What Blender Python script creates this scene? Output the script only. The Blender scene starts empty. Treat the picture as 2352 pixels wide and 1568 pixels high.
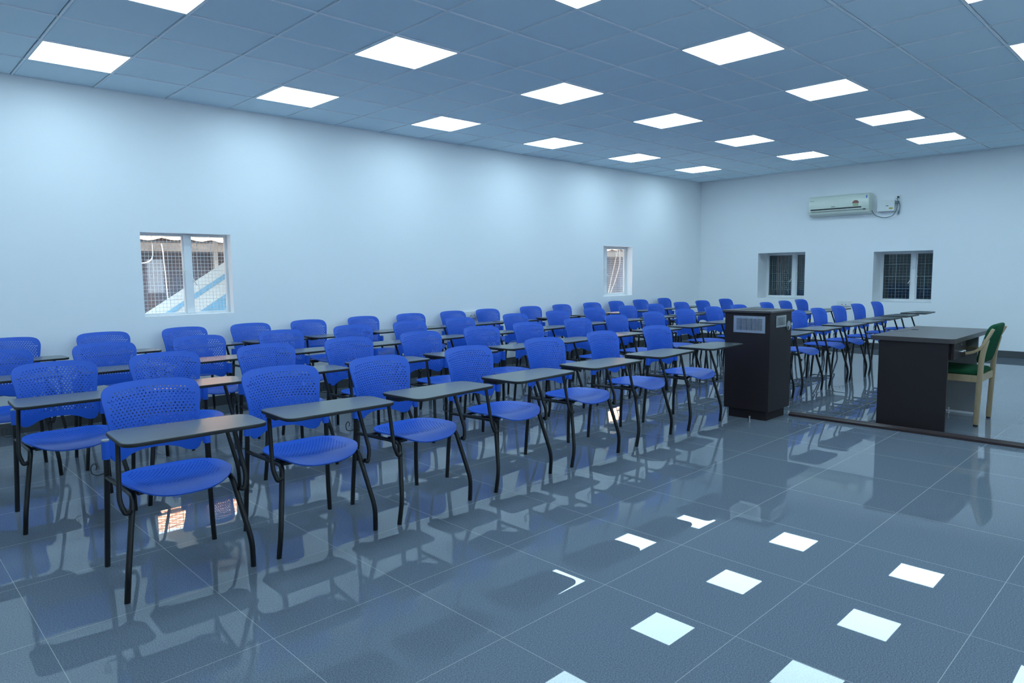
import bpy, bmesh, math, random
from mathutils import Vector, Matrix
from mathutils.geometry import delaunay_2d_cdt

random.seed(7)
scene = bpy.context.scene
COL = scene.collection

# ------------------------------------------------------------------ camera
cam_d = bpy.data.cameras.new('camera'); cam = bpy.data.objects.new('camera', cam_d); COL.objects.link(cam)
cam_d.sensor_width = 36; cam_d.lens = 24.125; cam_d.clip_end = 200; cam_d.clip_start = 0.05
R_ = Vector((0.71664429, -0.69732432, -0.01263951)); U_ = Vector((0.07822227, 0.06235467, 0.99498401)); F_ = Vector((0.69303841, 0.71403829, -0.09923241))
cam.matrix_world = Matrix(((R_.x, U_.x, -F_.x, -1.1727), (R_.y, U_.y, -F_.y, -7.2892), (R_.z, U_.z, -F_.z, 1.3465), (0, 0, 0, 1)))
scene.camera = cam

# ------------------------------------------------------------------ view, world, sun
scene.view_settings.view_transform = 'Standard'; scene.view_settings.look = 'None'
scene.view_settings.gamma = 1.0; scene.view_settings.exposure = 0.0; scene.view_settings.use_curve_mapping = False
w = bpy.data.worlds.new('world'); scene.world = w; w.use_nodes = True
bg = w.node_tree.nodes['Background']; bg.inputs['Color'].default_value = (0.74, 0.86, 1.0, 1); bg.inputs['Strength'].default_value = 9.0
sd = bpy.data.lights.new('sun', 'SUN'); sd.energy = 58; sd.angle = 0.01; sd.color = (1.0, 0.93, 0.84)
so = bpy.data.objects.new('sun', sd); COL.objects.link(so)
so.rotation_euler = (math.radians(-15), math.radians(4), 0)      # high sun from beyond the left wall
LAMP = 12.0                                                        # radiance of the ceiling panels
LAMP_COL = (0.60, 0.86, 1.0)

# ------------------------------------------------------------------ materials
def mat(name, col, rough=0.5, metal=0.0, spec=0.5, coat=0.0, noise=None):
    m = bpy.data.materials.new(name); m.use_nodes = True
    nt = m.node_tree; b = nt.nodes['Principled BSDF']
    b.inputs['Base Color'].default_value = (*col, 1); b.inputs['Roughness'].default_value = rough
    b.inputs['Metallic'].default_value = metal; b.inputs['Specular IOR Level'].default_value = spec
    b.inputs['Coat Weight'].default_value = coat
    if noise:
        scale, amt = noise
        tc = nt.nodes.new('ShaderNodeTexCoord'); nz = nt.nodes.new('ShaderNodeTexNoise'); nz.inputs['Scale'].default_value = scale
        nz.inputs['Detail'].default_value = 4
        nt.links.new(tc.outputs['Object'], nz.inputs['Vector'])
        mx = nt.nodes.new('ShaderNodeMix'); mx.data_type = 'RGBA'
        mx.inputs['A'].default_value = (*[c * (1 - amt) for c in col], 1); mx.inputs['B'].default_value = (*[min(1, c * (1 + amt)) for c in col], 1)
        nt.links.new(nz.outputs['Fac'], mx.inputs['Factor']); nt.links.new(mx.outputs['Result'], b.inputs['Base Color'])
    return m

M = {}
M['wall'] = mat('wall_paint', (0.88, 0.90, 0.92), 0.42, spec=0.35, noise=(1.2, 0.015))
M['ceil'] = mat('ceiling_tile', (0.76, 0.91, 1.0), 0.8, spec=0.2, noise=(3, 0.02))
M['tbar'] = mat('ceiling_grid', (0.86, 0.93, 1.0), 0.45, noise=(5, 0.02))
M['blue'] = mat('blue_plastic', (0.016, 0.100, 0.55), 0.42, spec=0.4, noise=(20, 0.04))
M['black'] = mat('black_tube', (0.006, 0.0065, 0.008), 0.36, spec=0.4, noise=(30, 0.1))
M['blackp'] = mat('black_plastic', (0.012, 0.013, 0.015), 0.5, noise=(30, 0.1))
M['lam'] = mat('grey_laminate', (0.056, 0.068, 0.074), 0.25, spec=0.6, noise=(60, 0.05))
M['podium'] = mat('dark_veneer', (0.017, 0.011, 0.013), 0.45, spec=0.35, noise=(8, 0.2))
M['desktop'] = mat('desk_laminate', (0.055, 0.045, 0.045), 0.33, spec=0.5, noise=(12, 0.15))
M['inner'] = mat('grey_board', (0.30, 0.31, 0.32), 0.5, noise=(10, 0.05))
M['steel'] = mat('brushed_steel', (0.62, 0.63, 0.64), 0.35, metal=1.0, noise=(50, 0.05))
M['white'] = mat('white_frame', (0.82, 0.83, 0.85), 0.4, noise=(9, 0.02))
M['plastic'] = mat('white_plastic', (0.78, 0.80, 0.78), 0.35, noise=(9, 0.02))
M['cream'] = mat('cream_plastic', (0.74, 0.78, 0.68), 0.3, spec=0.5, noise=(9, 0.02))
M['dark'] = mat('dark_slot', (0.012, 0.02, 0.025), 0.4, noise=(9, 0.1))
M['green'] = mat('green_fabric', (0.012, 0.075, 0.035), 0.9, spec=0.1, noise=(90, 0.25))
M['skirt'] = mat('skirting_tile', (0.09, 0.095, 0.10), 0.15, noise=(120, 0.2))
M['strip'] = mat('maroon_strip', (0.032, 0.017, 0.018), 0.35, noise=(15, 0.2))
def shed_mat():
    m = mat('shed_wall', (0.1, 0.1, 0.1), 0.9); nt = m.node_tree; b = nt.nodes['Principled BSDF']
    tc = nt.nodes.new('ShaderNodeTexCoord'); mp = nt.nodes.new('ShaderNodeMapping'); mp.inputs['Scale'].default_value = (1.0, 1.0, 0.35)
    nz = nt.nodes.new('ShaderNodeTexNoise'); nz.inputs['Scale'].default_value = 1.7; nz.inputs['Detail'].default_value = 6
    rp = nt.nodes.new('ShaderNodeValToRGB'); e = rp.color_ramp.elements
    e[0].position = 0.40; e[0].color = (0.075, 0.046, 0.034, 1); e[1].position = 0.58; e[1].color = (0.040, 0.052, 0.082, 1)
    nt.links.new(tc.outputs['Object'], mp.inputs['Vector']); nt.links.new(mp.outputs['Vector'], nz.inputs['Vector']); nt.links.new(nz.outputs['Fac'], rp.inputs['Fac']); nt.links.new(rp.outputs['Color'], b.inputs['Base Color'])
    return m
M['brownwall'] = shed_mat()
M['tile'] = mat('clay_tile', (0.72, 0.37, 0.21), 0.8, noise=(4, 0.25))
M['fascia'] = mat('weathered_fascia', (0.095, 0.078, 0.066), 0.9, noise=(6, 0.4))
M['sheet'] = mat('painted_sheet', (0.80, 0.90, 0.92), 0.5, noise=(3, 0.06))
M['sheetb'] = mat('blue_sheet', (0.22, 0.52, 0.78), 0.5, noise=(9, 0.25))
M['concrete'] = mat('concrete', (0.32, 0.31, 0.30), 0.9, noise=(6, 0.2))
M['bounce_ground'] = mat('pale_bounce_ground', (0.44, 0.50, 0.58), 0.9, noise=(2, 0.1))  # kept pale to strengthen the bounce through the added windows
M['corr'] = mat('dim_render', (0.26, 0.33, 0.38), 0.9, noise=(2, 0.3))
M['pink'] = mat('pinkish_render', (0.85, 0.66, 0.66), 0.9, noise=(4, 0.2))
M['cloth'] = mat('pale_blue_cloth', (0.30, 0.45, 0.70), 0.9, noise=(6, 0.3))
M['wire'] = mat('grille_wire', (0.85, 0.88, 0.90), 0.5, noise=(20, 0.1))
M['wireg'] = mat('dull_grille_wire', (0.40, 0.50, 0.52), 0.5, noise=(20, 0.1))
M['cable'] = mat('white_cable', (0.80, 0.80, 0.78), 0.6, noise=(20, 0.05))
M['greycable'] = mat('grey_cable', (0.16, 0.20, 0.22), 0.6, noise=(20, 0.05))
M['yellow'] = mat('yellow_label', (0.55, 0.42, 0.08), 0.6, noise=(40, 0.1))
M['redbrown'] = mat('red_label', (0.30, 0.12, 0.10), 0.6, noise=(60, 0.2))
M['olive'] = mat('olive_label', (0.46, 0.52, 0.32), 0.6, noise=(60, 0.2))
M['bluelab'] = mat('blue_label', (0.10, 0.20, 0.55), 0.6, noise=(60, 0.1))

def wood_mat():
    m = mat('pale_wood', (0.40, 0.29, 0.17), 0.45)
    nt = m.node_tree; b = nt.nodes['Principled BSDF']
    tc = nt.nodes.new('ShaderNodeTexCoord'); mp = nt.nodes.new('ShaderNodeMapping'); mp.inputs['Scale'].default_value = (40, 40, 5)
    nz = nt.nodes.new('ShaderNodeTexNoise'); nz.inputs['Scale'].default_value = 2.0
    rp = nt.nodes.new('ShaderNodeValToRGB'); rp.color_ramp.elements[0].color = (0.36, 0.26, 0.15, 1); rp.color_ramp.elements[1].color = (0.52, 0.39, 0.24, 1)
    nt.links.new(tc.outputs['Object'], mp.inputs['Vector']); nt.links.new(mp.outputs['Vector'], nz.inputs['Vector'])
    nt.links.new(nz.outputs['Fac'], rp.inputs['Fac']); nt.links.new(rp.outputs['Color'], b.inputs['Base Color'])
    return m
M['wood'] = wood_mat()
M['brownwood'] = mat('brown_wood', (0.17, 0.09, 0.055), 0.5, noise=(14, 0.2))

def glass_mat():
    m = bpy.data.materials.new('window_glass'); m.use_nodes = True; nt = m.node_tree
    nt.nodes.remove(nt.nodes['Principled BSDF']); out = nt.nodes['Material Output']
    t = nt.nodes.new('ShaderNodeBsdfTransparent'); t.inputs['Color'].default_value = (0.93, 0.96, 0.97, 1)
    g = nt.nodes.new('ShaderNodeBsdfGlossy'); g.inputs['Roughness'].default_value = 0.02
    f = nt.nodes.new('ShaderNodeFresnel'); ge = nt.nodes.new('ShaderNodeNewGeometry'); ma = nt.nodes.new('ShaderNodeMath'); ma.operation = 'MULTIPLY_ADD'
    ma.inputs[1].default_value = 1 / 1.45 - 1.45; ma.inputs[2].default_value = 1.45
    nt.links.new(ge.outputs['Backfacing'], ma.inputs[0]); nt.links.new(ma.outputs[0], f.inputs['IOR'])   # thin pane: no inner total reflection
    mx = nt.nodes.new('ShaderNodeMixShader')
    nt.links.new(f.outputs['Fac'], mx.inputs['Fac']); nt.links.new(t.outputs['BSDF'], mx.inputs[1]); nt.links.new(g.outputs['BSDF'], mx.inputs[2])
    nt.links.new(mx.outputs['Shader'], out.inputs['Surface'])
    return m
M['glass'] = glass_mat()

def lamp_mat():
    m = bpy.data.materials.new('lamp_diffuser'); m.use_nodes = True; nt = m.node_tree
    b = nt.nodes['Principled BSDF']; b.inputs['Base Color'].default_value = (0.8, 0.8, 0.8, 1)
    b.inputs['Emission Color'].default_value = (*LAMP_COL, 1); b.inputs['Emission Strength'].default_value = LAMP
    return m
M['lamp'] = lamp_mat()

TILE = 0.607
def floor_mat():
    m = bpy.data.materials.new('polished_floor_tiles'); m.use_nodes = True; nt = m.node_tree; L = nt.links
    b = nt.nodes['Principled BSDF']
    def node(t, **kw):
        n = nt.nodes.new(t)
        for k, v in kw.items(): setattr(n, k, v)
        return n
    def math_(op, a, bb=None):
        n = node('ShaderNodeMath', operation=op)
        for i, x in enumerate((a, bb)):
            if x is None: continue
            if isinstance(x, (int, float)): n.inputs[i].default_value = x
            else: L.new(x, n.inputs[i])
        return n.outputs[0]
    geo = node('ShaderNodeNewGeometry'); sep = node('ShaderNodeSeparateXYZ'); L.new(geo.outputs['Position'], sep.inputs[0])
    u = math_('DIVIDE', math_('ADD', sep.outputs['X'], 0.122 + TILE * 20), TILE)
    v = math_('DIVIDE', math_('ADD', sep.outputs['Y'], 4.908 + TILE * 30), TILE)
    fu, fv = math_('FRACT', u), math_('FRACT', v)
    iu, iv = math_('FLOOR', u), math_('FLOOR', v)
    du = math_('MINIMUM', fu, math_('SUBTRACT', 1.0, fu)); dv = math_('MINIMUM', fv, math_('SUBTRACT', 1.0, fv))
    d = math_('MINIMUM', du, dv); grout = math_('LESS_THAN', d, 0.0021)
    nz = node('ShaderNodeTexNoise'); nz.inputs['Scale'].default_value = 210; nz.inputs['Detail'].default_value = 2
    L.new(geo.outputs['Position'], nz.inputs['Vector'])
    nz2 = node('ShaderNodeTexNoise'); nz2.inputs['Scale'].default_value = 1.1; nz2.inputs['Detail'].default_value = 3
    L.new(geo.outputs['Position'], nz2.inputs['Vector'])
    rp = node('ShaderNodeValToRGB'); e = rp.color_ramp.elements
    e[0].position = 0.36; e[0].color = (0.102, 0.122, 0.152, 1); e[1].position = 0.66; e[1].color = (0.190, 0.224, 0.272, 1)
    L.new(nz.outputs['Fac'], rp.inputs['Fac'])
    mx = node('ShaderNodeMix', data_type='RGBA'); mx.inputs['B'].default_value = (0.30, 0.31, 0.31, 1)
    L.new(grout, mx.inputs['Factor']); L.new(rp.outputs['Color'], mx.inputs['A'])
    L.new(mx.outputs['Result'], b.inputs['Base Color'])
    b.inputs['IOR'].default_value = 1.5; b.inputs['Specular IOR Level'].default_value = 0.36
    rr = math_('ADD', math_('MULTIPLY', nz2.outputs['Fac'], 0.014), math_('MULTIPLY', grout, 0.4)); L.new(math_('ADD', rr, 0.006), b.inputs['Roughness'])
    # every tile lies at its own very slight tilt
    cm = node('ShaderNodeCombineXYZ'); L.new(iu, cm.inputs[0]); L.new(iv, cm.inputs[1])
    wn = node('ShaderNodeTexWhiteNoise', noise_dimensions='3D'); L.new(cm.outputs[0], wn.inputs['Vector'])
    s1 = node('ShaderNodeVectorMath', operation='SUBTRACT'); L.new(wn.outputs['Color'], s1.inputs[0]); s1.inputs[1].default_value = (0.5, 0.5, 0.5)
    s2 = node('ShaderNodeVectorMath', operation='MULTIPLY'); L.new(s1.outputs[0], s2.inputs[0]); s2.inputs[1].default_value = (0.008, 0.008, 0.0)
    s3 = node('ShaderNodeVectorMath', operation='ADD'); L.new(s2.outputs[0], s3.inputs[0]); s3.inputs[1].default_value = (0, 0, 1)
    s4 = node('ShaderNodeVectorMath', operation='NORMALIZE'); L.new(s3.outputs[0], s4.inputs[0])
    L.new(s4.outputs[0], b.inputs['Normal'])
    return m
M['floor'] = floor_mat()

# ------------------------------------------------------------------ mesh helpers
def link(name, bm, m, parent=None, smooth=None, loc=None):
    me = bpy.data.meshes.new(name); bmesh.ops.recalc_face_normals(bm, faces=bm.faces)
    bm.to_mesh(me); bm.free()
    for mm in (m if isinstance(m, (list, tuple)) else [m]): me.materials.append(mm)
    if smooth is not None:
        for p in me.polygons: p.use_smooth = True
        me.set_sharp_from_angle(angle=math.radians(smooth))
    o = bpy.data.objects.new(name, me); COL.objects.link(o)
    if parent is not None: o.parent = parent
    if loc is not None: o.location = loc
    return o

def tag(o, label=None, cat=None, group=None, kind=None):
    if label: o['label'] = label
    if cat: o['category'] = cat
    if group: o['group'] = group
    if kind: o['kind'] = kind
    return o

def empty(name, loc=(0, 0, 0), rz=0.0):
    o = bpy.data.objects.new(name, None); COL.objects.link(o); o.location = loc; o.rotation_euler = (0, 0, rz)
    o.empty_display_size = 0.1
    return o

def box(bm, x0, y0, z0, x1, y1, z1, bev=0.0, mi=0, seg=2):
    r = bmesh.ops.create_cube(bm, size=1.0)
    vs = r['verts']
    for v in vs:
        v.co = Vector(((x0 + x1) / 2 + v.co.x * (x1 - x0), (y0 + y1) / 2 + v.co.y * (y1 - y0), (z0 + z1) / 2 + v.co.z * (z1 - z0)))
    fs = list({f for v in vs for f in v.link_faces}); es = list({e for v in vs for e in v.link_edges})
    if bev > 0:
        rr = bmesh.ops.bevel(bm, geom=es, offset=bev, segments=seg, profile=0.5, affect='EDGES')
        fs = list(set(rr['faces']) | {f for f in fs if f.is_valid})
    for f in fs:
        if f.is_valid: f.material_index = mi

def boxo(name, m, parent, x0, y0, z0, x1, y1, z1, bev=0.002, seg=1):
    bm = bmesh.new(); box(bm, x0, y0, z0, x1, y1, z1, bev, 0, seg)
    return link(name, bm, m, parent)

def fillet(pts, r, n=5):
    pts = [Vector(p) for p in pts]; out = [pts[0]]
    for i in range(1, len(pts) - 1):
        a, b, c = pts[i - 1], pts[i], pts[i + 1]
        d1, d2 = (a - b), (c - b); rr = r[i] if isinstance(r, dict) and i in r else (r if not isinstance(r, dict) else 0.02)
        t = min(rr, d1.length * 0.48, d2.length * 0.48); p, q = b + d1.normalized() * t, b + d2.normalized() * t
        for k in range(n + 1):
            s = k / n; out.append((1 - s) ** 2 * p + 2 * s * (1 - s) * b + s * s * q)
    out.append(pts[-1]); return out

def tube(bm, pts, rad, n=10, caps=True, flat=None):
    pts = [Vector(p) for p in pts]; rings = []
    tan = []
    for i in range(len(pts)):
        a = pts[max(0, i - 1)]; b = pts[min(len(pts) - 1, i + 1)]; tan.append((b - a).normalized())
    ref = Vector((0, 0, 1)) if abs(tan[0].z) < 0.9 else Vector((1, 0, 0))
    nrm = (ref - tan[0] * ref.dot(tan[0])).normalized()
    for i, p in enumerate(pts):
        nrm = (nrm - tan[i] * nrm.dot(tan[i])).normalized(); bi = tan[i].cross(nrm)
        r1 = rad; r2 = rad if flat is None else flat
        rings.append([bm.verts.new(p + nrm * math.cos(2 * math.pi * k / n) * r1 + bi * math.sin(2 * math.pi * k / n) * r2) for k in range(n)])
    for a, b in zip(rings, rings[1:]):
        for k in range(n): bm.faces.new((a[k], a[(k + 1) % n], b[(k + 1) % n], b[k]))
    if caps: bm.faces.new(rings[0][::-1]); bm.faces.new(rings[-1])

def tubeo(name, m, parent, pts, rad, n=10, r=0.03, flat=None):
    bm = bmesh.new(); tube(bm, fillet(pts, r) if len(pts) > 2 else pts, rad, n, True, flat)
    return link(name, bm, m, parent, smooth=45)

def cyl(bm, c, axis, rad, length, n=20):
    a = Vector(axis).normalized(); tube(bm, [Vector(c) - a * length / 2, Vector(c) + a * length / 2], rad, n)

def rrect(x0, y0, x1, y1, r, n=5):
    rs = r if isinstance(r, (list, tuple)) else [r] * 4; out = []
    for (cx, cy, a0), q in zip(((x1, y1, 0), (x0, y1, 90), (x0, y0, 180), (x1, y0, 270)), rs):
        sx, sy = (1 if cx == x1 else -1), (1 if cy == y1 else -1)
        for k in range(n + 1):
            a = math.radians(a0 + 90 * k / n); out.append((cx - sx * q + q * math.cos(a), cy - sy * q + q * math.sin(a)))
    return out

def prism(bm, poly, f0, f1, mi_top=0, mi_side=0):
    """Extrude a 2D polygon between the maps f0 and f1 (each 2D -> 3D)."""
    a = [bm.verts.new(f0(*p)) for p in poly]; b = [bm.verts.new(f1(*p)) for p in poly]; n = len(poly)
    x = bm.faces.new(a[::-1]); y = bm.faces.new(b); x.material_index = y.material_index = mi_top
    for k in range(n):
        f = bm.faces.new((a[k], a[(k + 1) % n], b[(k + 1) % n], b[k])); f.material_index = mi_side

def perforated(name, m, parent, outline, holes, surf, thick, extra=(), hole_n=6, hole_r=0.0034, smooth=40):
    """Shell of an outline with round holes, mapped on the surface surf(u, v) -> point, normal."""
    co = [Vector(p) for p in outline]; loops = [list(range(len(co)))]
    for (hx, hy) in holes:
        i0 = len(co)
        co += [Vector((hx + hole_r * math.cos(2 * math.pi * k / hole_n), hy + hole_r * math.sin(2 * math.pi * k / hole_n))) for k in range(hole_n)]
        loops.append(list(range(i0, i0 + hole_n)))
    edges = [(lp[k], lp[(k + 1) % len(lp)]) for lp in loops for k in range(len(lp))]
    co += [Vector(p) for p in extra]
    v2, e2, f2, *_ = delaunay_2d_cdt(co, edges, [], 1, 1e-6)
    # drop the triangles inside holes
    cell = {}
    for (hx, hy) in holes: cell.setdefault((round(hx / 0.02), round(hy / 0.02)), []).append((hx, hy))
    def in_hole(x, y):
        cx, cy = round(x / 0.02), round(y / 0.02)
        return any((x - a) ** 2 + (y - b) ** 2 < (hole_r * 0.87) ** 2 for i in (-1, 0, 1) for j in (-1, 0, 1) for a, b in cell.get((cx + i, cy + j), ()))
    bm = bmesh.new(); A, B = [], []
    for p in v2:
        q, nn = surf(p.x, p.y); A.append(bm.verts.new(q + nn * thick / 2)); B.append(bm.verts.new(q - nn * thick / 2))
    cnt = {}
    for f in f2:
        c = sum((v2[i] for i in f), Vector((0, 0))) / len(f)
        if in_hole(c.x, c.y): continue
        bm.faces.new([A[i] for i in f]); bm.faces.new([B[i] for i in reversed(f)])
        for k in range(len(f)):
            e = (f[k], f[(k + 1) % len(f)]); cnt[e] = 1
    for (a, b) in list(cnt):
        if (b, a) not in cnt: bm.faces.new((A[b], A[a], B[a], B[b]))
    for v in [v for v in bm.verts if not v.link_faces]: bm.verts.remove(v)
    return link(name, bm, m, parent, smooth=smooth)

def wall_holes(name, m, axis, pos, thick, a0, a1, z0, z1, holes):
    """Wall slab with rectangular openings; axis 'x' runs along x at y=pos, the slab grows by thick away from the room."""
    us = sorted({a0, a1, *[h[0] for h in holes], *[h[1] for h in holes]}); zs = sorted({z0, z1, *[h[2] for h in holes], *[h[3] for h in holes]})
    bm = bmesh.new()
    def P(u, z, d): return Vector((u, pos + d, z)) if axis == 'x' else Vector((pos + d, u, z))
    V = {}
    def vt(u, z, d):
        k = (round(u, 5), round(z, 5), round(d, 5))
        if k not in V: V[k] = bm.verts.new(P(u, z, d))
        return V[k]
    def solid(i, j):
        if not (0 <= i < len(us) - 1 and 0 <= j < len(zs) - 1): return False
        cu, cz = (us[i] + us[i + 1]) / 2, (zs[j] + zs[j + 1]) / 2
        return not any(h[0] < cu < h[1] and h[2] < cz < h[3] for h in holes)
    for i in range(len(us) - 1):
        for j in range(len(zs) - 1):
            if not solid(i, j): continue
            for d in (0, thick): bm.faces.new([vt(us[i], zs[j], d), vt(us[i + 1], zs[j], d), vt(us[i + 1], zs[j + 1], d), vt(us[i], zs[j + 1], d)])
            for (di, dj, q) in ((-1, 0, ((i, j), (i, j + 1))), (1, 0, ((i + 1, j), (i + 1, j + 1))), (0, -1, ((i, j), (i + 1, j))), (0, 1, ((i, j + 1), (i + 1, j + 1)))):
                if not solid(i + di, j + dj):
                    (pa, qa), (pb, qb) = q
                    bm.faces.new([vt(us[pa], zs[qa], 0), vt(us[pb], zs[qb], 0), vt(us[pb], zs[qb], thick), vt(us[pa], zs[qa], thick)])
    return tag(link(name, bm, m), kind='structure')

# ------------------------------------------------------------------ room shell
CH = 3.076; X0, X1, Y0 = -3.70, 11.20, -9.60
PU, PV = 0.6162, 0.6
W1 = (0.922, 1.792, 0.966, 1.785); W2 = (8.085, 8.90, 0.930, 1.782)
W3 = (-2.09, -1.21, 0.82, 1.655); W4 = (-4.106, -3.232, 0.79, 1.622)
LW, FW = 0.20, 0.44                                        # wall thickness: left, far

bm = bmesh.new(); box(bm, X0 - .2, Y0 - .2, -0.12, X1 + .44, 0.2, 0.0); tag(link('floor', bm, M['floor']), kind='structure')
wall_holes('wall_left', M['wall'], 'x', 0.0, LW, X0, X1, 0, CH + .12, [W1, W2])
wall_holes('wall_far', M['wall'], 'y', X1, FW, Y0, 0.2, 0, CH + .12, [W3, W4])
W_ADDED = ((-2.35, -1.48, 0.97, 1.785), (0.92, 1.79, 0.97, 1.785), (3.40, 4.27, 0.97, 1.785))  # unseen openings, added to let daylight up onto the ceiling
wall_holes('wall_right', M['wall'], 'x', Y0, -0.2, X0 - .2, X1 + .44, 0, CH + .12, W_ADDED)
bm = bmesh.new(); box(bm, X0 - .2, Y0, 0, X0, .2, CH + .12); tag(link('wall_back', bm, M['wall']), kind='structure')
bm = bmesh.new(); box(bm, X0, -0.012, 0, X1, -0.0, 0.1, 0.002, 0, 1); tag(link('baseboard_left', bm, M['skirt']), kind='structure')
bm = bmesh.new(); box(bm, X1 - 0.012, Y0, 0, X1, -0.012, 0.1, 0.002, 0, 1); tag(link('baseboard_far', bm, M['skirt']), kind='structure')

# ceiling: lay-in tiles on a grid of T-bars
ceil_o = None
bm = bmesh.new(); box(bm, X0 - .2, Y0 - .2, CH + .03, X1 + .44, .2, CH + .12)
NU0, NU1, NV = -6, 19, 16
for i in range(NU0, NU1):
    for j in range(NV):
        xa, xb = max(i * PU, X0), min((i + 1) * PU, X1); ya, yb = max(-(j + 1) * PV, Y0), -j * PV
        if xb - xa < 0.05: continue
        e = 0.0125
        box(bm, xa + e, ya + e, CH + .006, xb - e, yb - e, CH + .025, 0.003, 0, 1)
ceil_o = tag(link('ceiling', bm, M['ceil']), kind='structure')
bm = bmesh.new()
for i in range(NU0, NU1 + 1):
    if X0 < i * PU < X1: box(bm, i * PU - .0065, Y0, CH, i * PU + .0065, 0, CH + .012)
for j in range(NV + 1):
    y = -j * PV; box(bm, X0, max(Y0, y - .0065), CH + .0005, X1, min(0, y + .0065), CH + .0125)
link('trim_1', bm, M['tbar'], ceil_o)

# ceiling lamps
rows_v = (1, 4, 7, 10, 13); cols_u = (-3, 0, 3, 6, 9, 12, 15)
ORD = ('first', 'second', 'third', 'fourth', 'fifth', 'sixth', 'seventh', 'eighth', 'ninth', 'tenth', 'eleventh', 'twelfth', 'thirteenth', 'fourteenth', 'fifteenth', 'sixteenth')
lamp0 = empty('ceiling_light', (0, 0, CH))
g = 0.012
hx, hy = PU / 2 - .0068, PV / 2 - .0068
bm = bmesh.new()
for (a, b, c, d) in ((-hx, -hy, hx, -hy + g), (-hx, hy - g, hx, hy), (-hx, -hy + g, -hx + g, hy - g), (hx - g, -hy + g, hx, hy - g)):
    box(bm, a, b, -.001, c, d, .0055)
link('frame', bm, M['white'], lamp0)
bm = bmesh.new(); box(bm, -hx + g, -hy + g, .001, hx - g, hy - g, .0055); link('diffuser', bm, M['lamp'], lamp0)
ROWN = {1: 'row nearest', 4: 'second row from', 7: 'third row from', 10: 'fourth row from', 13: 'fifth row from'}
def copy_tree(o, parent=None):
    c = o.copy(); COL.objects.link(c)
    if parent is not None: c.parent = parent
    for ch in list(o.children): copy_tree(ch, c)
    return c
first = True
for v in rows_v:
    for k, u in enumerate(reversed(cols_u)):
        o = lamp0 if first else copy_tree(lamp0); first = False
        o.location = ((u + .5) * PU, -(v + .5) * PV, CH)
        tag(o, 'square ceiling light, %s the window wall, %s from the far wall' % (ROWN[v], ORD[k]), 'ceiling light', 'square ceiling lights')

# ------------------------------------------------------------------ windows
def grid_bm(bm, axis, pos, a0, a1, z0, z1, na, nz, r, every=0, r2=0):
    def P(u, z): return (u, pos, z) if axis == 'x' else (pos, u, z)
    for i in range(na + 1):
        u = a0 + (a1 - a0) * i / na; tube(bm, [P(u, z0), P(u, z1)], r2 if every and i % every == 0 else r, 5)
    for j in range(nz + 1):
        z = z0 + (z1 - z0) * j / nz; tube(bm, [P(a0, z), P(a1, z)], r2 if every and j % every == 0 else r, 5)

def make_window(n, axis, W, d0, mull, fr, grille, gm, mw, s=.02):
    """Window in a recess: outer frame, mullion, two sashes with panes and handles, wire grille outside. d0: plane of the frame."""
    a0, a1, z0, z1 = W
    def B(bm, u0, u1, za, zb, da, db, bev=.002):
        if axis == 'x': box(bm, u0, da, za, u1, db, zb, bev, 0, 1)
        else: box(bm, da, u0, za, db, u1, zb, bev, 0, 1)
    root = empty('window_%d' % n, ((a0 + a1) / 2, d0, z0) if axis == 'x' else (d0, (a0 + a1) / 2, z0)); tag(root, kind='structure')
    inv = Vector(root.location)
    def put(o): o.location = -inv; return o
    bm = bmesh.new()
    B(bm, a0, a0 + fr, z0, z1, d0, d0 + .05); B(bm, a1 - fr, a1, z0, z1, d0, d0 + .05)
    B(bm, a0 + fr, a1 - fr, z0, z0 + fr, d0, d0 + .05); B(bm, a0 + fr, a1 - fr, z1 - fr, z1, d0, d0 + .05)
    B(bm, mull - mw / 2, mull + mw / 2, z0 + fr, z1 - fr, d0 - .008, d0 + .05)
    put(link('window_frame', bm, M['white'], root))
    for k, (u0, u1) in enumerate(((a0 + fr, mull - mw / 2), (mull + mw / 2, a1 - fr))):
        bm = bmesh.new()
        B(bm, u0, u0 + s, z0 + fr, z1 - fr, d0 + .006, d0 + .04); B(bm, u1 - s, u1, z0 + fr, z1 - fr, d0 + .006, d0 + .04)
        B(bm, u0 + s, u1 - s, z0 + fr, z0 + fr + s, d0 + .006, d0 + .04); B(bm, u0 + s, u1 - s, z1 - fr - s, z1 - fr, d0 + .006, d0 + .04)
        sash = put(link('sash', bm, M['white'], root))
        bm = bmesh.new(); B(bm, u0 + s, u1 - s, z0 + fr + s, z1 - fr - s, d0 + .02, d0 + .025, 0)
        link('pane', bm, M['glass'], sash)
        # handle on the stile beside the mullion
        uh = (u1 - s / 2) if k == 0 else (u0 + s / 2); zh = z0 + (z1 - z0) * (.55 if k == 0 else .42)
        bm = bmesh.new(); B(bm, uh - .009, uh + .009, zh - .02, zh + .02, d0 - .006, d0 + .006)
        sg = -1 if k == 0 else 1
        P = (lambda u, z, d: (u, d, z)) if axis == 'x' else (lambda u, z, d: (d, u, z))
        tube(bm, fillet([P(uh, zh, d0), P(uh, zh, d0 - .03), P(uh + sg * .03, zh - .05, d0 - .034)], .012), .006, 8)
        link('handle', bm, M['plastic'], sash)
    if grille:
        na, nz, r, every, r2, off = grille; bm = bmesh.new()
        grid_bm(bm, axis, d0 + off, a0 + .005, a1 - .005, z0 + .005, z1 - .005, na, nz, r, every, r2)
        put(link('grille', bm, gm, root))
    return root
make_window(1, 'x', W1, 0.10, 1.385, 0.012, (24, 22, .0016, 4, .003, .062), M['wire'], 0.07, .012)
make_window(2, 'x', W2, 0.13, 8.30, 0.03, (22, 22, .0014, 4, .0026, .062), M['wire'], 0.075, .018)
make_window(3, 'y', W3, X1 + .36, -1.745, 0.022, (22, 22, .0022, 4, .004, .07), M['wireg'], 0.06)
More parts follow.
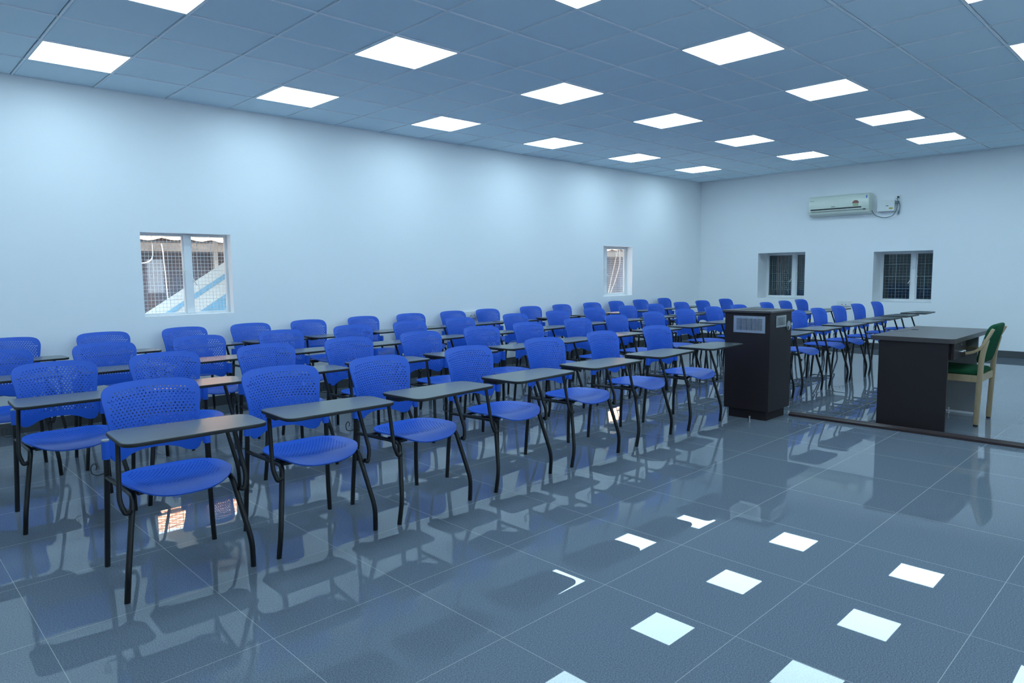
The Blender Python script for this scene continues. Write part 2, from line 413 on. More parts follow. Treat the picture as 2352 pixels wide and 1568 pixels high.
make_window(4, 'y', W4, X1 + .36, -3.74, 0.022, (16, 16, .0018, 4, .005, .07), M['wireg'], 0.06)

for k_, W_ in enumerate(W_ADDED): make_window(5 + k_, 'x', W_, Y0 - .15, (W_[0] + W_[1]) / 2, .015, None, None, .07, .012)  # added windows out of view, there to brighten the ceiling
# ------------------------------------------------------------------ outside: sunshade, shed with clay roof, sheet roof, added bounce ground
bm = bmesh.new(); box(bm, X0, LW, 1.835, X1 + .4, 1.62, 1.91); tag(link('trim_2', bm, M['concrete']), kind='structure')   # sunshade slab
bm = bmesh.new(); box(bm, -14, -30, -0.3, 24, Y0 - .2, -0.02); tag(link('ground_bounce', bm, M['bounce_ground']), kind='structure')  # unseen sunlit ground, added to bounce light through the right wall
bm = bmesh.new(); box(bm, -12, LW, -0.3, 34, 12, -0.02); tag(link('ground_outside', bm, M['concrete']), kind='structure')

shed = empty('shed', (6, 3.4, 0)); tag(shed, 'weathered brown shed with clay tile roof outside the bright windows', 'shed')
def rel(o, root): o.location = -Vector(root.location); return o
bm = bmesh.new(); box(bm, -10, 3.4, 0, 34, 3.6, 2.2); rel(link('shed_wall', bm, M['brownwall'], shed), shed)
bm = bmesh.new(); box(bm, -10, 2.78, 1.70, 34, 2.86, 1.82); rel(link('fascia', bm, M['fascia'], shed), shed)
# roof: rows of half-round tiles rising away from the windows
bm = bmesh.new(); pitch = math.radians(24); n = 0
Lr = 4.6
xs = []; x = -6.0
while x < 30:
    xs.append(x); x += 0.055
def roof_pt(x, s):
    h = 0.028 * (0.5 + 0.5 * math.cos(2 * math.pi * x / 0.33)) ** 1.5 + 0.012 * math.sin(x * 3.7)
    st = 0.022 * (1 - (s / 0.32) % 1.0)
    return Vector((x, 2.74 + s * math.cos(pitch), 1.82 + s * math.sin(pitch) + h + st))
ss = []
k = 0
while k * 0.32 < Lr: ss += [k * 0.32 + .0005, k * 0.32 + .3195]; k += 1
grid = [[bm.verts.new(roof_pt(x, s)) for x in xs] for s in ss]
for a, b in zip(grid, grid[1:]):
    for i in range(len(xs) - 1): bm.faces.new((a[i], a[i + 1], b[i + 1], b[i]))
rel(link('tile_roof', bm, M['tile'], shed, smooth=35), shed)
for px in (1.55, 2.9):
    bm = bmesh.new(); box(bm, px - .03, 3.30, 0, px + .03, 3.36, 1.9); rel(link('post', bm, M['concrete'], shed), shed)

# painted sheet canopy seen sloping across the first window
sheet = empty('sheet_canopy', (1.6, 0.9, 0.8)); tag(sheet, 'white and pale blue painted metal sheet sloping outside the large left window', 'canopy')
d = Vector((0.8466, 0.0, 0.5323)).normalized(); wv = Vector((0.12, -0.62, -0.62)).normalized(); nv = d.cross(wv).normalized()
o0 = Vector((1.289, 1.30, 0.926))
def ribbon(name, m, s0, s1, h):
    bm = bmesh.new(); q = []
    for (t, s, e) in ((-.6, s0, 0), (2.6, s0, 0), (2.6, s1, 0), (-.6, s1, 0)): q.append(o0 + d * t + wv * s + nv * h)
    a = [bm.verts.new(p) for p in q]; b = [bm.verts.new(p - nv * .012) for p in q]
    bm.faces.new(a); bm.faces.new(b[::-1])
    for i in range(4): bm.faces.new((a[i], a[(i + 1) % 4], b[(i + 1) % 4], b[i]))
    return rel(link(name, bm, m, sheet), sheet)
for t_, s_ in ((-.3, .05), (1.6, .05), (1.6, .5)):
    q = o0 + d * t_ + wv * s_
    bm = bmesh.new(); box(bm, q.x - .02, q.y - .02, -.02, q.x + .02, q.y + .02, q.z - .02); rel(link('post', bm, M['concrete'], sheet), sheet)
ribbon('white_sheet', M['sheet'], 0.0, 0.15, 0.0)
ribbon('blue_stripe', M['sheetb'], 0.15, 0.215, -.004)
ribbon('white_sheet', M['sheet'], 0.215, 0.40, 0.0)
ribbon('blue_stripe', M['sheetb'], 0.40, 0.60, -.004)
ribbon('blue_stripe', M['sheetb'], 0.62, 0.70, -.012)

def cable(name, pts, label, cat='cable', r=.006, m='cable'):
    bm = bmesh.new(); tube(bm, fillet(pts, .15, 6), r, 6); return tag(link(name, bm, M[m], None, smooth=60), label, cat)
cable('cable', [(1.86, 2.778, 1.80), (1.84, 2.70, 1.55), (1.45, 2.72, 1.52), (1.42, 2.72, 1.30), (1.50, 2.72, 0.6)], 'thin white cable looping across the shed wall outside the large window')
cable('cable', [(1.98, 2.778, 1.80), (1.98, 2.74, 1.72), (1.99, 2.70, 1.2), (2.03, 2.72, 0.2)], 'thin white cable hanging straight down the shed wall outside the large window')
cable('cable', [(9.48, .74, 1.835), (9.29, .74, 1.3), (9.08, .74, 0.7), (8.95, .74, -.02)], 'straight white cable slanting outside the narrow bright window', r=.008)
cable('cable', [(9.53, .76, 1.835), (9.56, .76, 1.5), (9.39, .76, 1.15), (9.10, .76, 0.7), (8.97, .76, -.02)], 'curved white cable bowing outside the narrow bright window', r=.008)

# unlit passage behind the far wall; unseen roof and ends added against sky light
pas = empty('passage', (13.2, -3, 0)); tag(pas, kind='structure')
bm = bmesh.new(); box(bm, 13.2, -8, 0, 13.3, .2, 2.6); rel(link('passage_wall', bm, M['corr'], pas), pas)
bm = bmesh.new(); box(bm, X1 + FW, -8, 2.5, 13.3, .2, 2.6); rel(link('passage_sky_block', bm, M['corr'], pas), pas)
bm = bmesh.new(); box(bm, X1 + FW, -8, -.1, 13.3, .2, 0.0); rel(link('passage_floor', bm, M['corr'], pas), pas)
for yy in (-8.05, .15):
    bm = bmesh.new(); box(bm, X1 + FW, yy, 0, 13.3, yy + .05, 2.5); rel(link('passage_end_block', bm, M['corr'], pas), pas)
bm = bmesh.new(); box(bm, 12.75, -1.02, 0, 12.95, -.86, 2.45); tag(link('column', bm, M['pink']), 'pinkish pillar standing in the dark behind the far window near the corner', 'pillar')
bm = bmesh.new(); box(bm, 12.7, -1.64, 0, 12.9, -1.46, 2.45); tag(link('column', bm, M['pink']), 'pinkish pillar behind the narrow sash of the far window near the corner', 'pillar')
bm = bmesh.new(); prism(bm, [(-1.72, .9), (-1.60, .86), (-1.52, 1.1), (-1.49, 1.42), (-1.60, 1.34), (-1.70, 1.18)], lambda a, b: Vector((12.55, a, b)), lambda a, b: Vector((12.58, a + .02, b)))
tag(link('hanging_cloth', bm, M['cloth']), 'pale blue cloth hanging outside the far window near the corner', 'cloth')

# ------------------------------------------------------------------ tablet-arm chair
def chair_proto():
    root = empty('tablet_chair')
    # backrest -----------------------------------------------------------
    half = [(0.0, .520), (.06, .517), (.105, .505), (.135, .488), (.160, .480), (.182, .484), (.196, .500), (.201, .522), (.222, .526), (.222, .592), (.203, .603),
            (.1985, .64), (.203, .68), (.209, .72), (.2155, .76), (.218, .785), (.2165, .805), (.210, .824), (.198, .838), (.178, .847), (.15, .8525), (.10, .8555), (.05, .857)]
    outline = [(x, z) for x, z in half] + [(0, .8573)] + [(-x, z) for x, z in reversed(half[1:])]
    def bsurf(u, z):
        t = (z - .48) / .38
        yc = .452 - .030 * math.sin(min(1, max(0, t)) * math.pi * .62) + .060 * max(0, t) ** 2.2
        def S(a, b):
            tt = (b - .48) / .38
            y = .482 - .022 * math.sin(math.pi * min(1, max(0, tt)) * .8) + .064 * max(0, tt) ** 2.0
            y -= (.078 - .020 * tt) * (abs(a) / .23) ** 2.0
            return Vector((a, y + .035, b + .006 - .013 * max(0, tt)))
        p = S(u, z); e = .002
        n = (S(u, z + e) - S(u, z - e)).cross(S(u + e, z) - S(u - e, z)).normalized()
        return p, n
    holes = []
    r = 0; z = .560
    while z < .834:
        hw = .176 + .018 * (z - .56) / .25
        if z > .80: hw -= (z - .80) * 1.6
        n = int(hw / .0175); off = .00875 if r % 2 else 0
        for i in range(-n - 1, n + 1):
            x = i * .0175 + off
            if abs(x) <= hw: holes.append((x, z - .02 * (abs(x) / .2) ** 2 * (1 if z > .79 else .4)))
        r += 1; z += .0145
    extra = [(x * .05, .535) for x in (-3, -2, -1, 0, 1, 2, 3)]
    back = perforated('backrest', M['blue'], root, outline, holes, bsurf, .006, extra, hole_r=.0040)
    # seat ----------------------------------------------------------------
    def ssurf(x, y):
        def S(a, b):
            zz = .450 + .020 * (abs(a) / .23) ** 2.2 + .010 * max(0, (b - .2) / .17) ** 2
            if b < .07: zz -= .034 * ((.07 - b) / .11) ** 1.8
            zz -= .008 * math.exp(-((b - .22) / .09) ** 2) * (1 - (a / .24) ** 2)
            return Vector((a, b, zz))
        e = .002; n = (S(x + e, y) - S(x - e, y)).cross(S(x, y + e) - S(x, y - e)).normalized()
        return S(x, y), n
    so_ = []
    N = 56
    for k in range(N):
        a = 2 * math.pi * k / N; c, s = math.cos(a), math.sin(a)
        ex = 2 / 2.9
        x = .224 * math.copysign(abs(c) ** ex, c); y = .175 + .208 * math.copysign(abs(s) ** ex, s)
        if y > .175: x *= 1 - .10 * ((y - .175) / .208) ** 2
        so_.append((x, y))
    sh = []; r = 0; y = .075
    while y < .33:
        hw = .172 - .25 * max(0, abs(y - .2) - .08)
        n = int(hw / .018); off = .009 if r % 2 else 0
        for i in range(-n - 1, n + 1):
            x = i * .018 + off
            if abs(x) <= hw: sh.append((x, y))
        r += 1; y += .0155
    ex_ = [(x * .05, yy) for x in range(-4, 5) for yy in (.045, .02, -.005, -.02) if abs(x) * .05 < .222 - max(0, .05 - yy) * 1.0 - .03]
    perforated('seat', M['blue'], root, so_, sh, ssurf, .007, ex_, hole_r=.0037)
    # frame ---------------------------------------------------------------
    R = .0125
    for s in (-1, 1):
        tubeo('leg', M['black'], root, [(s * .205, .13, .432), (s * .205, .055, .432), (s * .256, -.018, .13), (s * .264, 0, 0)], R, 10, {1: .045, 2: .05})
        rear = tubeo('leg', M['black'], root, [(s * .222, .434, .606), (s * .224, .440, .45), (s * .236, .466, .14), (s * .243, .472, 0)], R, 10, .06)
        bm = bmesh.new(); tube(bm, [(s * .2225, .4385, .518), (s * .222, .4365, .602)], .0185, 14); link('socket', bm, M['blue'], back, smooth=40)
        bm = bmesh.new(); tube(bm, [(s * .222, .4365, .6025), (s * .222, .4362, .609)], .0165, 14); link('plug', bm, M['inner'], back, smooth=40)
        bm = bmesh.new(); tube(bm, [(s * .2245, .441, .432), (s * .205, .13, .432)], .011, 8); link('side_rail', bm, M['black'], root, smooth=40)
        # support of the writing tablet: hooked to the front leg
        tubeo('tablet_support', M['black'], root, [(s * .222, .016, .383), (s * .244, .020, .368), (s * .262, .030, .425), (s * .238, .105, .665), (s * .232, .112, .692), (s * .19, .08, .696)], .0105, 10, {1: .03, 2: .05, 3: .02, 4: .02})
    bm = bmesh.new()
    for yy in (.10, .33): tube(bm, [(-.205, yy, .432), (.205, yy, .432)], .009, 8)
    for s in (-1, 1): box(bm, s * .15 - .03, .09, .418, s * .15 + .03, .20, .436, .003, 0, 1)
    link('seat_support', bm, M['blackp'], root, smooth=40)
    # writing tablet ------------------------------------------------------
    poly = []
    C4 = [Vector(q) for q in ((.290, .072), (-.285, .116), (-.285, -.222), (.290, -.212))]
    for k in range(4):
        a_, b_, c_ = C4[k - 1], C4[k], C4[(k + 1) % 4]; rr = (.075, .05, .06, .055)[k]
        p_, q_ = b_ + (a_ - b_).normalized() * rr, b_ + (c_ - b_).normalized() * rr
        poly += [tuple((1 - t / 6) ** 2 * p_ + 2 * (t / 6) * (1 - t / 6) * b_ + (t / 6) ** 2 * q_) for t in range(7)]
    DZ = -.012
    bm = bmesh.new(); prism(bm, [(x * .986, (y + .07) * .974 - .07) for x, y in poly], lambda a, b: Vector((a, b, .716 + DZ)), lambda a, b: Vector((a, b, .7245 + DZ)))
    tab = link('writing_tablet', bm, M['lam'], root)
    bm = bmesh.new()
    nP = len(poly); prof = [(.968, .712), (.994, .709), (1.0, .716), (.997, .7225), (.986, .7242), (.984, .716)]
    rings = [[bm.verts.new((x * (1 - (1 - f) * 1.0), (y + .07) * (1 - (1 - f) * 1.9) - .07, zz + DZ)) for x, y in poly] for f, zz in prof]
    for a, b in zip(rings, rings[1:] + rings[:1]):
        for k in range(nP): bm.faces.new((a[k], a[(k + 1) % nP], b[(k + 1) % nP], b[k]))
    link('edge_band', bm, M['blackp'], tab, smooth=50)
    bm = bmesh.new()
    box(bm, -.262, -.02, .672, -.175, .09, .7035, .006, 0, 2); box(bm, .175, .0, .680, .245, .055, .7035, .006, 0, 2); box(bm, -.175, .02, .692, .175, .05, .7035, .003, 0, 1)
    link('bracket', bm, M['blackp'], tab, smooth=40)
    # bag hook ------------------------------------------------------------
    bm = bmesh.new(); tube(bm, fillet([(-.228, .445, .455), (-.255, .447, .446), (-.283, .446, .456), (-.287, .446, .490), (-.270, .446, .508), (-.260, .446, .490), (-.266, .446, .474)], .012, 4), .003, 6)
    link('bag_hook', bm, M['blackp'], root, smooth=60)
    return root

proto = chair_proto()
ROW_Y = {1: -4.23, 2: -2.955, 3: -1.79, 4: -0.645}
ROW_X = {
 1: [(-.161, -4.211, -2.6), (.490, -4.236, -2.2), (1.155, -4.255, 3.0), (1.886, -4.235, 3.2), (2.624, -4.229, 0), (3.393, -4.205, 4.0), (4.120, -4.232, 0),
     (5.64, -4.23, 1), (6.37, -4.23, -1), (7.13, -4.23, 0), (7.75, -4.23, 0), (8.412, -4.23, 0), (9.114, -4.23, -1), (9.911, -4.23, 1)],
 2: [-.315, .301, 1.006, 1.684, 2.391, 3.083, 3.755, 4.482, 5.222, 5.94, 6.67, 7.399, 8.06, 8.974, 9.593, 10.231],
 3: [-.455, .23, .956, 1.686, 2.431, 3.146, 3.823, 4.725, 5.481, 6.242, 7.003, 7.689, 8.417, 9.108, 9.877],
 4: [-.187, .514, 1.253, 1.904, 2.561, 3.3, 3.971, 4.663, 5.268, 6.122, 6.841, 7.565, 8.251, 8.918, 9.712]}
ROWL = {1: 'front row', 2: 'second row', 3: 'third row', 4: 'back row along the window wall'}
fst = True
for r in (1, 2, 3, 4):
    L_ = ROW_X[r]
    for i, it in enumerate(L_):
        if isinstance(it, tuple): x, y, a = it
        else:
            x, y, a = it, ROW_Y[r] + random.uniform(-.02, .02), random.uniform(-2.5, 2.5)
        c = proto if fst else copy_tree(proto); fst = False
        c.location = (x, y, 0); c.rotation_euler = (0, 0, math.radians(a))
        if r == 1 and i >= 7:
            lab = 'blue perforated tablet-arm chair, front row beyond the black podium, %s from the podium' % ORD[i - 7]
        else:
            lab = 'blue perforated tablet-arm chair, %s, %s from the near end' % (ROWL[r], ORD[i])
        tag(c, lab, 'chair', 'blue tablet-arm chairs in the %s' % ROWL[r])

# ------------------------------------------------------------------ podium
pod = empty('podium', (4.62, -4.35, 0)); tag(pod, 'tall black-brown podium with steel vent grilles beside the front row of chairs', 'podium')
bm = bmesh.new(); box(bm, 4.625, -4.565, .085, 5.055, -4.135, .965, .003, 0, 1); rel(link('body', bm, M['podium'], pod), pod)
bm = bmesh.new(); box(bm, 4.66, -4.53, 0, 5.02, -4.17, .085); rel(link('plinth', bm, M['podium'], pod), pod)
bm = bmesh.new(); box(bm, 4.605, -4.583, .965, 5.072, -4.117, .985, .003, 0, 1); tp = rel(link('top', bm, M['desktop'], pod), pod)
bm = bmesh.new(); box(bm, 4.74, -4.46, .985, 4.98, -4.22, .9865); link('hatch', bm, M['podium'], tp)
def vent(P, w, h, ncol, nrow):
    """steel plate with slots; P(u, v, d) places plate coordinates."""
    bm = bmesh.new(); mu, mv = w * .09, h * .15; cw = (w - 2 * mu) / ncol; rh = (h - 2 * mv) / nrow
    def q(u0, u1, v0, v1):
        a = [bm.verts.new(P(u, v, .003)) for u, v in ((u0, v0), (u1, v0), (u1, v1), (u0, v1))]; b = [bm.verts.new(P(u, v, 0)) for u, v in ((u0, v0), (u1, v0), (u1, v1), (u0, v1))]
        bm.faces.new(a); bm.faces.new(b[::-1])
        for i in range(4): bm.faces.new((a[i], a[(i + 1) % 4], b[(i + 1) % 4], b[i]))
    q(0, w, 0, mv); q(0, w, h - mv, h); q(0, mu, mv, h - mv); q(w - mu, w, mv, h - mv)
    for i in range(ncol):
        if i: q(mu + i * cw - cw * .12, mu + i * cw + cw * .12, mv, h - mv)
        for j in range(nrow + 1):
            v = mv + j * rh; q(mu + i * cw, mu + (i + 1) * cw, v - rh * .28 if j else mv, v + rh * .28 if j < nrow else h - mv)
    return bm
bm = vent(lambda u, v, d: Vector((4.6235 - d, -4.222 - u, .787 + v)), .30, .15, 5, 9); g1 = rel(link('vent_grille', bm, M['steel'], pod), pod)
bm = bmesh.new(); box(bm, 4.6233, -4.515, .80, 4.6243, -4.23, .93); link('slots', bm, M['dark'], g1)
bm = vent(lambda u, v, d: Vector((4.735 + u, -4.5665 - d, .834 + v)), .20, .104, 4, 8); g2 = rel(link('vent_grille', bm, M['steel'], pod), pod)
bm = bmesh.new(); box(bm, 4.742, -4.5666, .842, 4.928, -4.5656, .93); link('slots', bm, M['dark'], g2)
bm = bmesh.new()
tube(bm, [(4.988, -4.566, .840), (4.988, -4.5685, .840)], .050, 32)
rp_ = rel(link('round_port', bm, M['dark'], pod, smooth=40), pod)
bm = bmesh.new(); tube(bm, [(4.990, -4.5685, .840), (4.990, -4.570, .840)], .041, 32); link('disc', bm, M['steel'], rp_, smooth=40)
bm = bmesh.new(); box(bm, 4.972, -4.574, .806, 4.984, -4.5695, .832, .001, 0, 1); link('latch', bm, M['dark'], rp_)

def floor_bolt(x, y, label):
    bm = bmesh.new(); tube(bm, [(x, y, 0), (x, y, .006)], .016, 14); tube(bm, [(x, y, .006), (x, y, .045)], .006, 12); tube(bm, [(x, y, .045), (x, y, .052)], .008, 12)
    tag(link('floor_bolt', bm, M['steel'], None, smooth=40), label, 'bolt')
floor_bolt(4.53, -4.44, 'small steel bolt standing on the floor in front of the podium')
floor_bolt(6.12, -5.60, 'small steel bolt standing on the floor under the desk')

# strip on the floor
bm = bmesh.new()
prof = [(-.042, 0), (.042, 0), (.042, .010), (.030, .020), (.014, .022), (.012, .034), (-.012, .036), (-.024, .027), (-.042, .018)]
def sp(y): return [bm.verts.new((5.055 + a - .012 * (y + 4.6) * -1.0 * .0, y, b + .0005)) for a, b in prof]
ys = [-4.58, -6.2, -7.8, Y0]
rg = [sp(y) for y in ys]
for a, b in zip(rg, rg[1:]):
    for k in range(len(prof)): bm.faces.new((a[k], a[(k + 1) % len(prof)], b[(k + 1) % len(prof)], b[k]))
bm.faces.new(rg[0]); bm.faces.new(rg[-1][::-1])
tag(link('floor_strip', bm, M['strip']), 'dark maroon ridged strip running along the floor from the podium past the desk', 'floor strip')

# ------------------------------------------------------------------ desk
desk = empty('desk', (5.8, -5.5, 0)); tag(desk, 'dark brown office desk with a drawer beside the green armchair', 'desk')
poly = rrect(5.18, -5.835, 6.47, -5.205, [.01, .01, .05, .05], 5)
bm = bmesh.new(); prism(bm, poly, lambda a, b: Vector((a, b, .735)), lambda a, b: Vector((a, b, .772))); tp = rel(link('desk_top', bm, M['desktop'], desk), desk)
bm = bmesh.new(); tube(bm, [(5.98, -5.33, .7722), (5.98, -5.33, .7745)], .03, 20); link('cable_port', bm, M['blackp'], tp)
bm = bmesh.new(); box(bm, 5.72, -5.30, .7722, 5.725, -5.22, .7728); box(bm, 5.725, -5.30, .7722, 6.1, -5.297, .7728); link('flap_seam', bm, M['blackp'], tp)
bm = bmesh.new(); box(bm, 5.20, -5.79, 0, 5.225, -5.27, .735, .002, 0, 1); rel(link('side_panel', bm, M['podium'], desk), desk)
bm = bmesh.new(); box(bm, 6.19, -5.79, .02, 6.215, -5.27, .735, .002, 0, 1); rel(link('side_panel', bm, M['inner'], desk), desk)
bm = bmesh.new(); box(bm, 5.225, -5.30, .30, 6.19, -5.275, .735, .002, 0, 1); rel(link('modesty_panel', bm, M['podium'], desk), desk)
bm = bmesh.new(); box(bm, 6.189, -5.79, .0, 6.216, -5.40, .02); rel(link('edge_strip', bm, M['white'], desk), desk)
bm = bmesh.new(); box(bm, 5.235, -5.80, .595, 5.605, -5.32, .735); rel(link('drawer_box', bm, M['podium'], desk), desk)
bm = bmesh.new(); box(bm, 5.235, -5.822, .597, 5.605, -5.802, .733, .002, 0, 1); dr = rel(link('drawer', bm, M['podium'], desk), desk)
bm = bmesh.new(); tube(bm, fillet([(5.40, -5.822, .655), (5.40, -5.845, .655), (5.50, -5.845, .655), (5.50, -5.822, .655)], .01), .006, 8); link('handle', bm, M['steel'], dr, smooth=45)
bm = bmesh.new(); tube(bm, [(5.45, -5.822, .71), (5.45, -5.827, .71)], .009, 14); link('lock', bm, M['steel'], dr, smooth=45)

# ------------------------------------------------------------------ green armchair (faces the desk, +y)
ac = empty('armchair', (5.85, -5.70, 0)); tag(ac, 'pale wooden armchair with green cushions behind the desk', 'armchair')
def band(name, pts, wx, th, x, m):
    """flat bent-wood strip: centre line in the y-z plane, width along x."""
    P = fillet(pts, .12 if name == 'arm' else .07, 9); P = [Vector((0, p[0], p[1])) if len(p) == 2 else p for p in P]
    bm = bmesh.new(); rings = []
    for i, p in enumerate(P):
        t = (P[min(i + 1, len(P) - 1)] - P[max(i - 1, 0)]).normalized(); n = Vector((0, -t.z, t.y))
        rings.append([bm.verts.new(p + n * b * th / 2 + Vector((x + a * wx / 2, 0, 0))) for a, b in ((-1, -1), (1, -1), (1, 1), (-1, 1))])
    for a, b in zip(rings, rings[1:]):
        for k in range(4): bm.faces.new((a[k], a[(k + 1) % 4], b[(k + 1) % 4], b[k]))
    bm.faces.new(rings[0][::-1]); bm.faces.new(rings[-1])
    bmesh.ops.recalc_face_normals(bm, faces=bm.faces)
    bmesh.ops.bevel(bm, geom=[e for e in bm.edges if e.calc_face_angle(0) > .9], offset=.004, segments=2, profile=.5, affect='EDGES')
    return rel(link(name, bm, m, ac, smooth=40), ac)
Z3 = lambda pts: [(0, y, z) for y, z in pts]
for s, x in ((-1, 5.645), (1, 6.105)):
    mm = M['wood']
    band('leg', Z3([(-5.915, 0.012), (-5.925, .35), (-5.932, .60), (-5.962, .742)]), .025, .040, x, mm)
    band('leg', Z3([(-5.455, 0.012), (-5.455, .35), (-5.47, .622)]), .025, .042, x, mm)
    band('arm', Z3([(-5.42, .628), (-5.905, .614), (-6.003, .832)]), .036, .024, x, mm)
    bm = bmesh.new(); box(bm, x - .012, -5.91, .375, x + .012, -5.46, .435, .003, 0, 1); rel(link('seat_rail', bm, mm, ac), ac)
    for yy in (-5.915, -5.455):
        bm = bmesh.new(); tube(bm, [(x, yy, 0), (x, yy, .012)], .018, 14); rel(link('glide', bm, M['blackp'], ac, smooth=40), ac)
bm = bmesh.new(); box(bm, 5.645, -5.935, .375, 6.085, -5.912, .435, .003, 0, 1); rel(link('seat_rail', bm, M['wood'], ac), ac)
bm = bmesh.new(); box(bm, 5.645, -5.47, .375, 6.085, -5.448, .435, .003, 0, 1); rel(link('seat_rail', bm, M['wood'], ac), ac)
def cushion(name, outline, f, th, m):
    bm = bmesh.new(); n = len(outline); cx = sum(p[0] for p in outline) / n; cy = sum(p[1] for p in outline) / n
    levels = [(.0, -1), (.60, -1), (.93, -.86), (1, -.35), (1, .3), (.95, .78), (.80, 1.0), (.4, 1.12), (0, 1.16)]
    prev = None
    for s, h in levels:
        if s == 0: cur = [bm.verts.new(f(cx, cy, h * th / 2))]
        else: cur = [bm.verts.new(f(cx + (x - cx) * s, cy + (y - cy) * s, h * th / 2)) for x, y in outline]
        if prev:
            for k in range(n):
                a = prev[k % len(prev)]; b = prev[(k + 1) % len(prev)]; c = cur[(k + 1) % len(cur)]; d_ = cur[k % len(cur)]
                vs = []
                for v in (a, b, c, d_):
                    if v not in vs: vs.append(v)
                bm.faces.new(vs)
        prev = cur
    return rel(link(name, bm, m, ac, smooth=60), ac)
cushion('seat_cushion', rrect(5.642, -5.925, 6.088, -5.43, .05, 5), lambda a, b, h: Vector((a, b, .452 + h + .012 * (b + 5.9))), .055, M['green'])
cushion('back_cushion', rrect(5.655, .53, 6.075, .86, .06, 6), lambda a, b, h: Vector((a, -5.895 - .26 * (b - .53) + h - .03 * (1 - ((a - 5.865) / .21) ** 2), b + .012 * (1 - ((a - 5.865) / .21) ** 2) * (b > .7))), .05, M['green'])

# ------------------------------------------------------------------ air conditioner, stabiliser, switches
aco = empty('air_conditioner', (X1, -2.7, 2.25)); tag(aco, 'white split air conditioner high on the far wall', 'air conditioner')
prof = [(0, 2.585), (.13, 2.588), (.165, 2.575), (.19, 2.53), (.20, 2.44), (.198, 2.345), (.185, 2.325), (.18, 2.318), (.165, 2.285), (.10, 2.258), (0, 2.252)]
def ac_part(name, y0, y1, m, scale=1.0, parent=None):
    bm = bmesh.new(); rr = []
    for (y, s) in ((y0, .96), (y0 - .012, 1), (y1 + .012, 1), (y1, .96)):
        rr.append([bm.verts.new((X1 - a * s * scale, y, 2.42 + (b - 2.42) * (s ** .3))) for a, b in prof])
    for a, b in zip(rr, rr[1:]):
        for k in range(len(prof) - 1): bm.faces.new((a[k], a[k + 1], b[k + 1], b[k]))
        bm.faces.new((a[-1], a[0], b[0], b[-1]))
    bm.faces.new(rr[0]); bm.faces.new(rr[-1][::-1])
    return link(name, bm, m, parent, smooth=32)
b_ = rel(ac_part('body', -2.20, -3.19, M['cream'], 1.0, aco), aco)
bm = bmesh.new(); box(bm, X1 - .2015, -3.075, 2.352, X1 - .193, -2.245, 2.374); rel(link('display_strip', bm, M['dark'], aco), aco)
bm = bmesh.new(); box(bm, X1 - .192, -3.10, 2.325, X1 - .175, -2.245, 2.330); box(bm, X1 - .195, -3.14, 2.318, X1 - .178, -3.10, 2.334); rel(link('louver_gap', bm, M['dark'], aco), aco)
bm = bmesh.new(); prism(bm, [(.052 * math.cos(math.radians(a)), .05 * math.sin(math.radians(a))) for a in range(0, 181, 15)], lambda a, b: Vector((X1 - .2025, -2.985 + a, 2.43 + b)), lambda a, b: Vector((X1 - .196, -2.985 + a, 2.43 + b))); rel(link('rating_label', bm, M['redbrown'], aco), aco)
bm = bmesh.new(); box(bm, X1 - .2025, -3.028, 2.383, X1 - .197, -2.942, 2.43); rel(link('rating_label', bm, M['olive'], aco), aco)
bm = bmesh.new(); box(bm, X1 - .193, -3.162, 2.50, X1 - .17, -3.142, 2.545); rel(link('blue_label', bm, M['bluelab'], aco), aco)
bm = bmesh.new()
for k in range(6): box(bm, X1 - .2015, -2.60 - k * .011, 2.392, X1 - .196, -2.592 - k * .011, 2.402)
rel(link('maker_mark', bm, M['dark'], aco), aco)
bm = bmesh.new()
for k in range(7): box(bm, X1 - .193, -2.235 - k * .010, 2.512, X1 - .186, -2.228 - k * .010, 2.519)
rel(link('maker_mark', bm, M['greycable'], aco), aco)

st = empty('voltage_stabilizer', (X1, -3.42, 2.27)); tag(st, 'small white stabiliser box on the far wall right of the air conditioner', 'stabiliser')
bm = bmesh.new(); box(bm, X1 - .10, -3.545, 2.268, X1, -3.285, 2.448, .008, 0, 2); rel(link('case', bm, M['plastic'], st), st)
bm = bmesh.new(); box(bm, X1 - .1012, -3.525, 2.30, X1 - .0995, -3.468, 2.326); rel(link('warning_label', bm, M['yellow'], st), st)
bm = bmesh.new()
for k in range(3): box(bm, X1 - .1012, -3.43 - k * .014, 2.350, X1 - .0995, -3.419 - k * .014, 2.362)
rel(link('maker_mark', bm, M['dark'], st), st)
sw = empty('wall_socket', (X1, -3.57, 2.50)); tag(sw, 'small white switch plate on the far wall above the stabiliser box', 'switch')
bm = bmesh.new(); box(bm, X1 - .02, -3.60, 2.465, X1, -3.53, 2.525, .004, 0, 2); rel(link('plate', bm, M['plastic'], sw), sw)
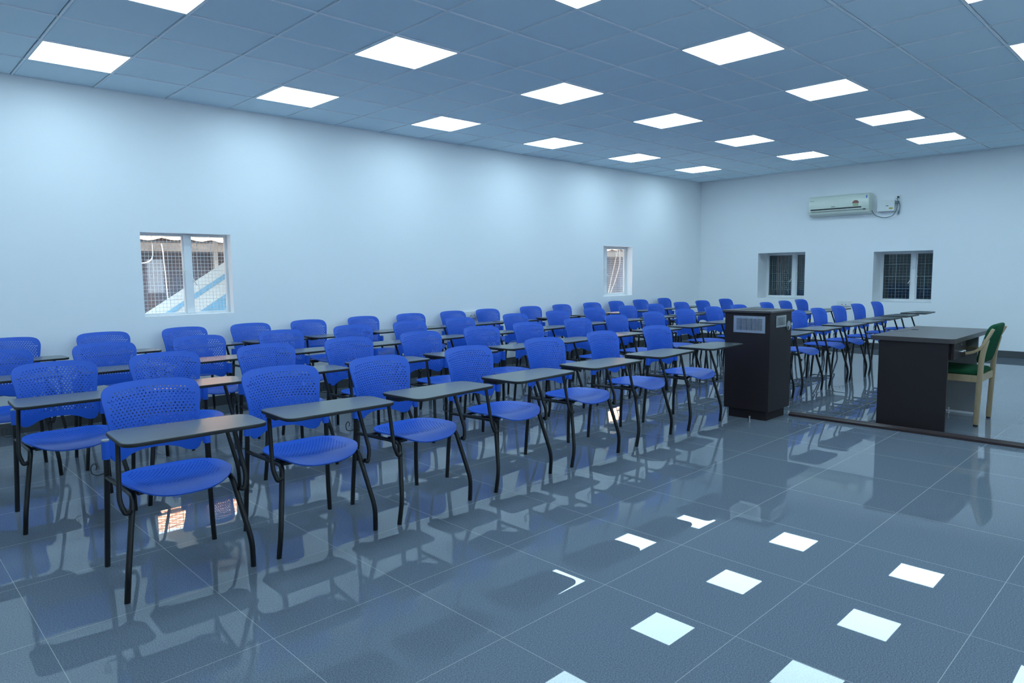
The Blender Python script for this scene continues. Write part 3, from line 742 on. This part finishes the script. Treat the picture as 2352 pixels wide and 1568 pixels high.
bm = bmesh.new(); box(bm, X1 - .05, -3.592, 2.475, X1 - .02, -3.566, 2.502, .004, 0, 2); rel(link('plug', bm, M['blackp'], sw), sw)
bm = bmesh.new()
tube(bm, fillet([(X1 - .06, -3.195, 2.30), (X1 - .06, -3.24, 2.22), (X1 - .06, -3.38, 2.165), (X1 - .06, -3.52, 2.19), (X1 - .06, -3.58, 2.30), (X1 - .06, -3.58, 2.42), (X1 - .045, -3.575, 2.485)], .05, 5), .006, 8)
tube(bm, fillet([(X1 - .03, -3.585, 2.43), (X1 - .03, -3.61, 2.36), (X1 - .03, -3.605, 2.25), (X1 - .03, -3.58, 2.20), (X1 - .03, -3.59, 2.28)], .03, 5), .006, 8)
box(bm, X1 - .07, -3.585, 2.375, X1 - .03, -3.555, 2.425, .004, 0, 1)
tag(link('power_cord', bm, M['greycable'], None, smooth=45), 'dark power cord looping between the air conditioner and the switch plate', 'cord')

def switchboard(axis, a, z, w_, h, label):
    root = empty('switchboard', (a, 0, z) if axis == 'x' else (X1, a, z)); tag(root, label, 'switchboard')
    def B(bm, u0, u1, za, zb, d0, d1, bev=.003):
        if axis == 'x': box(bm, u0, -d1, za, u1, -d0, zb, bev, 0, 1)
        else: box(bm, X1 - d1, u0, za, X1 - d0, u1, zb, bev, 0, 1)
    bm = bmesh.new(); B(bm, a - w_ / 2, a + w_ / 2, z - h / 2, z + h / 2, 0, .022); rel(link('plate', bm, M['plastic'], root), root)
    for k in (-1, 0, 1):
        bm = bmesh.new(); B(bm, a + k * w_ * .27 - .018, a + k * w_ * .27 + .018, z - h * .28, z + h * .28, .022, .027, .002); rel(link('switch', bm, M['white'], root), root)
    bm = bmesh.new()
    for k in (-.135, .135):
        B(bm, a + k * w_ - .006, a + k * w_ + .006, z - .02, z - .008, .0225, .024, 0)
    rel(link('socket_holes', bm, M['dark'], root), root)
switchboard('y', -2.79, .748, .225, .085, 'white switchboard low on the far wall between the two dark windows')
switchboard('x', 5.12, .775, .24, .095, 'white switchboard low on the window wall behind the chairs')
